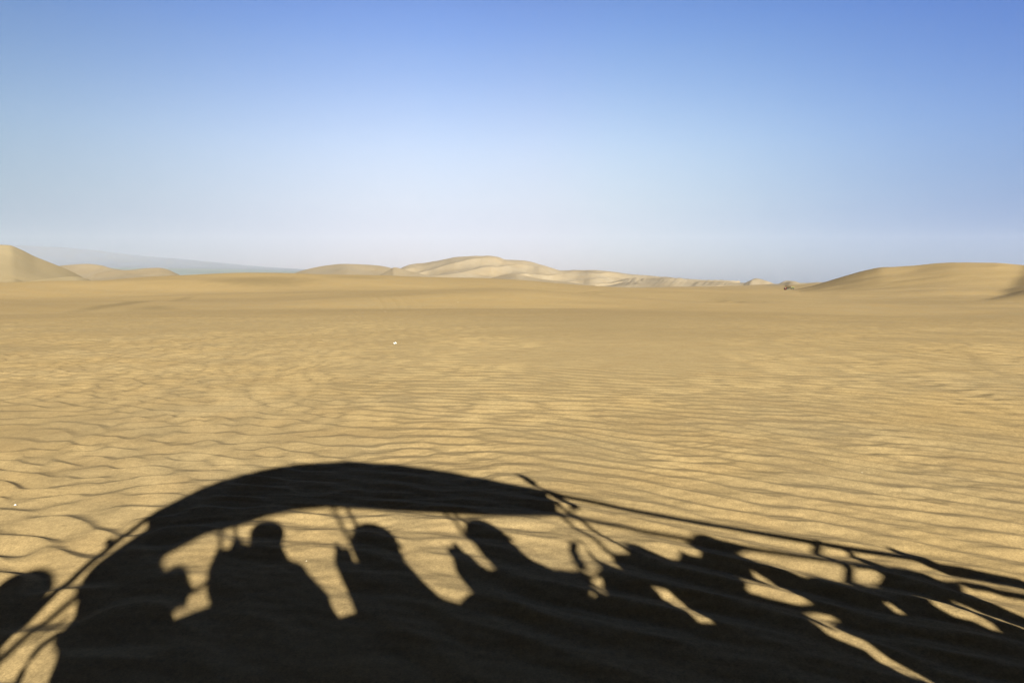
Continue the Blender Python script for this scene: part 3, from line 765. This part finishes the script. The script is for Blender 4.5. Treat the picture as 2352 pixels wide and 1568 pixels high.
for p in SPEC['lamps']:
    bm = bmesh.new(); add_ball(bm, p, (0.04, 0.04, 0.055)); add_disc(bm, (p[0], p[1] + 0.03, p[2]), 0.04, 0.02)
    obj('roof_lamp', bm, M_rubber, big)
for p in SPEC['joint']:
    bm = bmesh.new(); add_ball(bm, p, (0.035, 0.03, 0.035)); obj('tube_clamp', bm, M_metal, big)

def panel(name, off, outer, holes, mat, thick=0.012):
    from mathutils.geometry import tessellate_polygon
    loops = [[Vector((a, -off, b)) for a, b in L_] for L_ in [outer] + holes]
    flat = [v for L_ in loops for v in L_]
    bm = bmesh.new(); vs = [bm.verts.new(v) for v in flat]
    for tri in tessellate_polygon([[Vector((v.x, v.z, 0)) for v in L_] for L_ in loops]):
        try: bm.faces.new([vs[i] for i in tri])
        except ValueError: pass
    bmesh.ops.recalc_face_normals(bm, faces=bm.faces)
    if thick > 0.1:
        g = bmesh.ops.extrude_face_region(bm, geom=bm.faces[:])
        bmesh.ops.translate(bm, vec=(0, -thick, 0), verts=[v for v in g['geom'] if isinstance(v, bmesh.types.BMVert)])
    else:
        bmesh.ops.solidify(bm, geom=bm.faces[:], thickness=thick)
    return obj(name, bm, mat, big, smooth=False)
for nm, off, outer, holes in SPEC['panels']:
    panel(nm, off, outer, holes, {'rear_curtain': M_canvas, 'seat_back': M_vinyl}.get(nm, M_panel), 0.38 if nm == 'seat_back' else 0.012)
# chassis, floor, wheels
bm = bmesh.new(); add_box(bm, (1.4, -0.80, 0.86), (5.2, 1.2, 0.10), bevel=0.02); obj('floor_pan', bm, M_metal, big)
bm = bmesh.new(); add_box(bm, (3.7, -0.80, 0.98), (1.2, 1.05, 0.22), bevel=0.06); obj('hood', bm, M_panel, big)
bm = bmesh.new(); add_box(bm, (-0.9, -0.80, 1.02), (0.7, 0.8, 0.36), bevel=0.05); obj('engine', bm, M_metal, big)
for x, R in ((3.75, 0.40), (-0.75, 0.46)):
    for y in (-0.10, -1.52):
        bm = bmesh.new(); add_torus(bm, (x, y, R), R - 0.12, 0.13, flat=1.1); w = obj('wheel', bm, M_rubber, big)
        bm = bmesh.new(); add_disc(bm, (x, y, R), R - 0.22, 0.16); obj('rim', bm, M_metal, w)
    bm = bmesh.new(); add_tube(bm, [(x, -0.1, R), (x, -1.52, R)], 0.04); obj('axle', bm, M_metal, big)
    for y in (-0.35, -1.2):
        bm = bmesh.new(); add_tube(bm, [(x, y, R), (x - 0.05, y, 0.9)], 0.03); obj('shock_absorber', bm, M_metal, big)
# spare tyre slung behind the rear rail
wz = SPEC['wheel'][0]
bm = bmesh.new(); add_torus(bm, (wz[0], -0.9, wz[1]), 0.115, 0.075); w = obj('spare_wheel', bm, M_rubber, big)
bm = bmesh.new(); add_disc(bm, (wz[0], -0.9, wz[1]), 0.09, 0.10); obj('rim', bm, M_metal, w)
bm = bmesh.new(); add_tube(bm, [(wz[0], -0.9, wz[1]), (-0.9, -0.9, 1.1)], 0.03); obj('spare_wheel_bracket', bm, M_metal, big)
bm = bmesh.new(); add_box(bm, (wz[0] - 0.06, -0.9, wz[1] - 0.36), (0.30, 0.22, 0.44), bevel=0.04); obj('fuel_can', bm, M_panel, big)
# bench rows
for (a, b) in SPEC['seatback']:
    z0 = 1.12
    k = (b[0] - a[0]) / (b[1] - a[1])
    bot = (a[0] + k * (z0 - a[1]), z0)
    for yv in (-0.42, -1.15):
        bm = bmesh.new()
        zt = a[1] if yv > -0.6 else min(a[1], 1.80)
        cx = (a[0] + bot[0]) / 2 + 0.02; L_ = zt - z0
        add_box(bm, (cx, yv, z0 + L_ / 2), (0.07, 0.42, L_), rot=None, bevel=0.03)
        obj('seat_back', bm, M_vinyl, big)
        bm = bmesh.new(); add_box(bm, (cx + 0.24, yv, 1.16), (0.44, 0.42, 0.12), bevel=0.04)
        obj('seat', bm, M_vinyl, big)
for x in (2.74, 3.42):
    for yv in (-0.45, -1.15):
        bm = bmesh.new(); add_box(bm, (x, yv, 1.35), (0.07, 0.40, 0.5), bevel=0.03); obj('seat_back', bm, M_vinyl, big)
        bm = bmesh.new(); add_box(bm, (x + 0.24, yv, 1.06), (0.44, 0.40, 0.12), bevel=0.04); obj('seat', bm, M_vinyl, big)
bm = bmesh.new(); add_torus(bm, (0, 0, 0), 0.15, 0.012); bmesh.ops.transform(bm, matrix=Matrix.Translation((3.62, -0.45, 1.45)) @ Matrix.Rotation(math.radians(60), 4, 'Y') @ Matrix.Rotation(math.pi / 2, 4, 'X'), verts=bm.verts)
obj('steering_wheel', bm, M_rubber, big)

def hp(k):
    (a, z), off = SPEC['heads'][k]; return Vector((a, -off, z))
def pp(k):
    (a, z), off = SPEC['pts'][k]; return Vector((a, -off, z))
fw = (1, 0)
person('person in a jacket leaning at the rear of the buggy, head turned forward', hp('p1'), fw, [hp('p1') + Vector((0.10, -0.15, -0.50)), hp('p1') + Vector((0.10, 0.15, -0.50))], CLOTHES[3], 'hair', BUGGY_M, lean=0.18)
cp = Vector((0, 0, CAM_H))
person('person holding a camera up to the eye, seated in the second row', hp('p2'), (0.45, 0.9), [cp + Vector((0.065, -0.15, -0.035)), cp + Vector((-0.065, -0.15, -0.035))], CLOTHES[0], 'hood', BUGGY_M, elbows=[pp('elbR'), pp('elbL')])
person('person in a hooded jacket in the middle row, facing forward', hp('p3'), fw, [pp('handP3') + Vector((-.02, -0.2, 0)), pp('handP3') + Vector((-.02, 0.05, 0))], CLOTHES[1], 'hood', BUGGY_M, bulk=1.22)
person('person in a hooded jacket gripping the bar of the row ahead', hp('p4'), fw, [pp('handP4') + Vector((0, -0.2, 0.0)), pp('handP4') + Vector((0, 0.02, 0.0))], CLOTHES[2], 'hood', BUGGY_M)
person('person slouched low in the row behind the driver', hp('p5'), fw, [hp('p5') + Vector((0.3, -0.15, -0.4)), hp('p5') + Vector((0.3, 0.15, -0.4))], CLOTHES[4], 'hair', BUGGY_M, lean=0.05)
person('person driving with both hands on the steering wheel', hp('p6'), fw, [Vector((3.58, -0.58, 1.53)), Vector((3.58, -0.32, 1.53))], CLOTHES[0], 'cap', BUGGY_M, lean=-0.26)
# the camera held in front of the photographer's face (lens a little behind the viewpoint)
cr = bpy.data.objects.new('handheld_camera', None); sc.collection.objects.link(cr)
cr.location = (0, -0.03, CAM_H)
set_props(cr, 'black handheld camera raised over the side of the buggy', 'camera')
bm = bmesh.new(); add_box(bm, (0, -0.075, -0.01), (0.125, 0.045, 0.08), bevel=0.008); add_box(bm, (0, -0.08, 0.04), (0.045, 0.05, 0.03), bevel=0.006); obj('camera_body', bm, M_vinyl, cr)
bm = bmesh.new(); bmesh.ops.create_cone(bm, cap_ends=True, segments=28, radius1=0.036, radius2=0.034, depth=0.045, matrix=Matrix.Translation((0, -0.03, -0.005)) @ Matrix.Rotation(math.pi / 2, 4, 'X')); obj('lens', bm, M_rubber, cr)

# ------------------------------------------------------------------ the far buggy
def far_buggy():
    a, _ = az_el(1812, 668)
    r = 400.0
    x, y = r * math.sin(a), r * math.cos(a)
    z = ground_z(x, y) + 0.05
    root = bpy.data.objects.new('dune_buggy', None); sc.collection.objects.link(root)
    root.location = (x, y, z); root.rotation_euler = (0, math.radians(-7), math.radians(12))
    set_props(root, 'small dark dune buggy with lime green hood parked far off below the right dune', 'dune buggy')
    root.scale = (1.15, 1.15, 1.15)
    my = material('lime_paint', (0.20, 0.26, 0.01), 0.35, noise=(3, 0.15))
    md = material('dark_tub', (0.035, 0.035, 0.015), 0.6, noise=(3, 0.3))
    mr = material('red_paint', (0.09, 0.01, 0.01), 0.4, noise=(3, 0.2))
    mt = material('tan_canvas', (0.06, 0.042, 0.02), 0.9, noise=(3, 0.2))
    pr = lambda n_, bm, m: obj(n_, bm, m, root)
    # tub: tapered nose, open sides
    bm = bmesh.new()
    prof = [(-1.6, 0.45), (1.5, 0.45), (2.35, 0.62), (2.35, 0.80), (1.35, 1.12), (1.1, 0.95), (-1.5, 0.95), (-1.7, 0.8)]
    L_ = [[bm.verts.new((px, sy * (0.72 if px < 1.2 else 0.5), pz)) for px, pz in prof] for sy in (-1, 1)]
    bm.faces.new(L_[0][::-1]); bm.faces.new(L_[1])
    for k in range(len(prof)):
        bm.faces.new((L_[0][k], L_[0][(k + 1) % len(prof)], L_[1][(k + 1) % len(prof)], L_[1][k]))
    pr('body', bm, md)
    bm = bmesh.new(); add_box(bm, (1.85, 0, 1.06), (0.95, 1.0, 0.14), rot=Matrix.Rotation(math.radians(12), 4, 'Y'), bevel=0.05); pr('hood', bm, my)
    for sy in (-0.86, 0.86):
        bm = bmesh.new(); add_box(bm, (1.85, sy, 1.02), (0.95, 0.34, 0.07), rot=Matrix.Rotation(math.radians(6), 4, 'Y'), bevel=0.03); pr('mudguard', bm, my)
    bm = bmesh.new(); add_box(bm, (-1.95, 0, 1.0), (0.62, 1.1, 0.62), bevel=0.12); pr('engine_cover', bm, mr)
    for xx, R in ((1.85, 0.40), (-1.35, 0.48)):
        for sy in (-0.88, 0.88):
            bm = bmesh.new(); add_torus(bm, (xx, sy, R), R - 0.15, 0.15, flat=1.0); w = pr('wheel', bm, M_rubber)
            bm = bmesh.new(); add_disc(bm, (xx, sy, R), R - 0.24, 0.2); obj('rim', bm, md, w)
    for sy in (-0.7, 0.7):
        bm = bmesh.new(); add_tube(bm, [(-2.15, sy, 0.8), (-2.0, sy, 1.5), (-1.4, sy, 1.95), (-0.4, sy, 2.08), (0.5, sy, 1.98), (1.2, sy * 0.95, 1.45), (2.2, sy * 0.75, 1.05)], 0.045); pr('roll_bar', bm, mt)
        for xx, zt in ((-1.1, 2.0), (-0.2, 2.07), (0.55, 1.95)):
            bm = bmesh.new(); add_tube(bm, [(xx, sy, 0.9), (xx, sy, zt)], 0.035); pr('post', bm, mt)
    bm = bmesh.new()
    rw = []
    for xx, zz in ((-1.6, 1.86), (-1.2, 2.04), (-0.4, 2.13), (0.3, 2.08), (0.6, 1.98)):
        rw.append([bm.verts.new((xx, sy, zz + 0.03 * (1 - (sy / 0.75) ** 2))) for sy in (-0.75, -0.37, 0, 0.37, 0.75)])
    for r0, r1 in zip(rw, rw[1:]):
        for k in range(4): bm.faces.new((r0[k], r0[k + 1], r1[k + 1], r1[k]))
    bmesh.ops.solidify(bm, geom=bm.faces[:], thickness=0.03)
    pr('canopy', bm, mt)
    for xx in (-1.15, -0.35, 0.45):
        for sy in (-0.35, 0.35):
            bm = bmesh.new(); add_box(bm, (xx, sy, 1.25), (0.12, 0.5, 0.6), bevel=0.05); add_box(bm, (xx + 0.25, sy, 0.95), (0.45, 0.5, 0.14), bevel=0.04); pr('seat', bm, mt)
    bm = bmesh.new(); add_box(bm, (1.02, -0.55, 1.28), (0.08, 0.34, 0.22), bevel=0.03); pr('mirror', bm, M_glass)
far_buggy()

# ------------------------------------------------------------------ litter on the sand
M_white = material('white_plastic', (0.55, 0.57, 0.58), 0.35, noise=(30, 0.06))
M_pebble = material('pale_stone', (0.36, 0.31, 0.22), 0.8, noise=(20, 0.15))
M_teal = material('dark_label', (0.02, 0.10, 0.13), 0.4, noise=(30, 0.2))
def on_plane(px, py, zoff=0.0):
    a, t = az_el(px, py)
    r = -CAM_H / t
    r = 3.0
    while True:                                     # march out until the ground is met
        z = ground_z(r * math.sin(a), r * math.cos(a))
        if z >= CAM_H + r * t or r > 400: break
        r += 0.25 if r > 12 else 0.02
    return Vector((r * math.sin(a), r * math.cos(a), z + zoff))
def crumple(name, label, cat, loc, sz, seed, mat, group=None, rot=0.0):
    bm = bmesh.new()
    bmesh.ops.create_icosphere(bm, subdivisions=3, radius=1.0)
    rr = random.Random(seed)
    offs = [Vector((rr.uniform(-1, 1), rr.uniform(-1, 1), rr.uniform(-1, 1))) for _ in range(7)]
    for v in bm.verts:
        k = 1.0
        for o_ in offs: k += 0.22 * math.sin(3.1 * v.co.dot(o_) * 2 + o_.x * 9)
        v.co = Vector((v.co.x * sz[0] * k, v.co.y * sz[1] * k, max(-0.25, v.co.z) * sz[2] * k))
    o = obj(name, bm, mat, None, smooth=False)
    o.location = loc; o.rotation_euler = (0, 0, rot)
    set_props(o, label, cat, group)
    return o
# torn plastic cup, white with a dark side
b = on_plane(907, 790)
cup = bpy.data.objects.new('plastic_cup', None); sc.collection.objects.link(cup); cup.location = b + Vector((0, 0, 0.024)); cup.rotation_euler = (0, math.radians(82), math.radians(25)); cup.scale = (0.62, 0.62, 0.62)
set_props(cup, 'white plastic cup with a dark blue side lying on the open sand', 'litter')
bm = bmesh.new(); bmesh.ops.create_cone(bm, cap_ends=True, segments=20, radius1=0.034, radius2=0.045, depth=0.11); obj('cup_wall', bm, M_white, cup)
bm = bmesh.new(); bmesh.ops.create_cone(bm, cap_ends=False, segments=20, radius1=0.0375, radius2=0.0425, depth=0.05); bmesh.ops.scale(bm, vec=(1.02, 1.02, 1), verts=bm.verts); obj('cup_band', bm, M_teal, cup)
crumple('plastic_scrap', 'small pale scrap of plastic at the far edge of the flat sand', 'litter', on_plane(885, 717, 0.015), (0.05, 0.032, 0.028), 3, M_pebble)
crumple('plastic_scrap', 'cream coloured scrap on the sand edge before the right dune', 'litter', on_plane(2071, 731, 0.015), (0.045, 0.03, 0.02), 5, M_pebble)
crumple('paper_scrap', 'tiny curled white scrap on the rippled sand at the left edge', 'litter', on_plane(35, 1161, 0.004), (0.007, 0.003, 0.003), 9, M_white)
for i, (px, py, s_, lb) in enumerate([(1052, 694.5, 0.04, 'pale pebble on the brown slope in the middle of the dunes'), (704, 1290, 0.0035, 'tiny shiny pebble beside the photographer shadow head'), (1500, 962, 0.005, 'tiny pale pebble on the sand ripples in the middle right'), (1980, 1085, 0.005, 'tiny pale pebble among the ripples at the right')]):
    crumple('pebble', lb, 'pebble', on_plane(px, py, s_ * 0.2), (s_, s_ * 0.7, s_ * 0.6), 20 + i, M_pebble)

# ------------------------------------------------------------------ haze
bm = bmesh.new()
bmesh.ops.create_cube(bm, size=1.0)
ZB, ZT = -260.0, 560.0
bmesh.ops.scale(bm, vec=(18400, 18400, ZT - ZB), verts=bm.verts)
bmesh.ops.translate(bm, vec=(0, 0, (ZT + ZB) / 2), verts=bm.verts)
hz = obj('haze', bm, None, None, smooth=False)
mh = bpy.data.materials.new('haze_air'); mh.use_nodes = True
mh.node_tree.nodes.clear()
ho = mh.node_tree.nodes.new('ShaderNodeOutputMaterial'); hv = mh.node_tree.nodes.new('ShaderNodeVolumePrincipled')
hv.inputs['Color'].default_value = (0.80, 0.86, 1.0, 1)
hv.inputs['Density'].default_value = 0.000026
mh.node_tree.links.new(hv.outputs[0], ho.inputs['Volume'])
hz.data.materials.append(mh)
set_props(hz, kind='stuff')
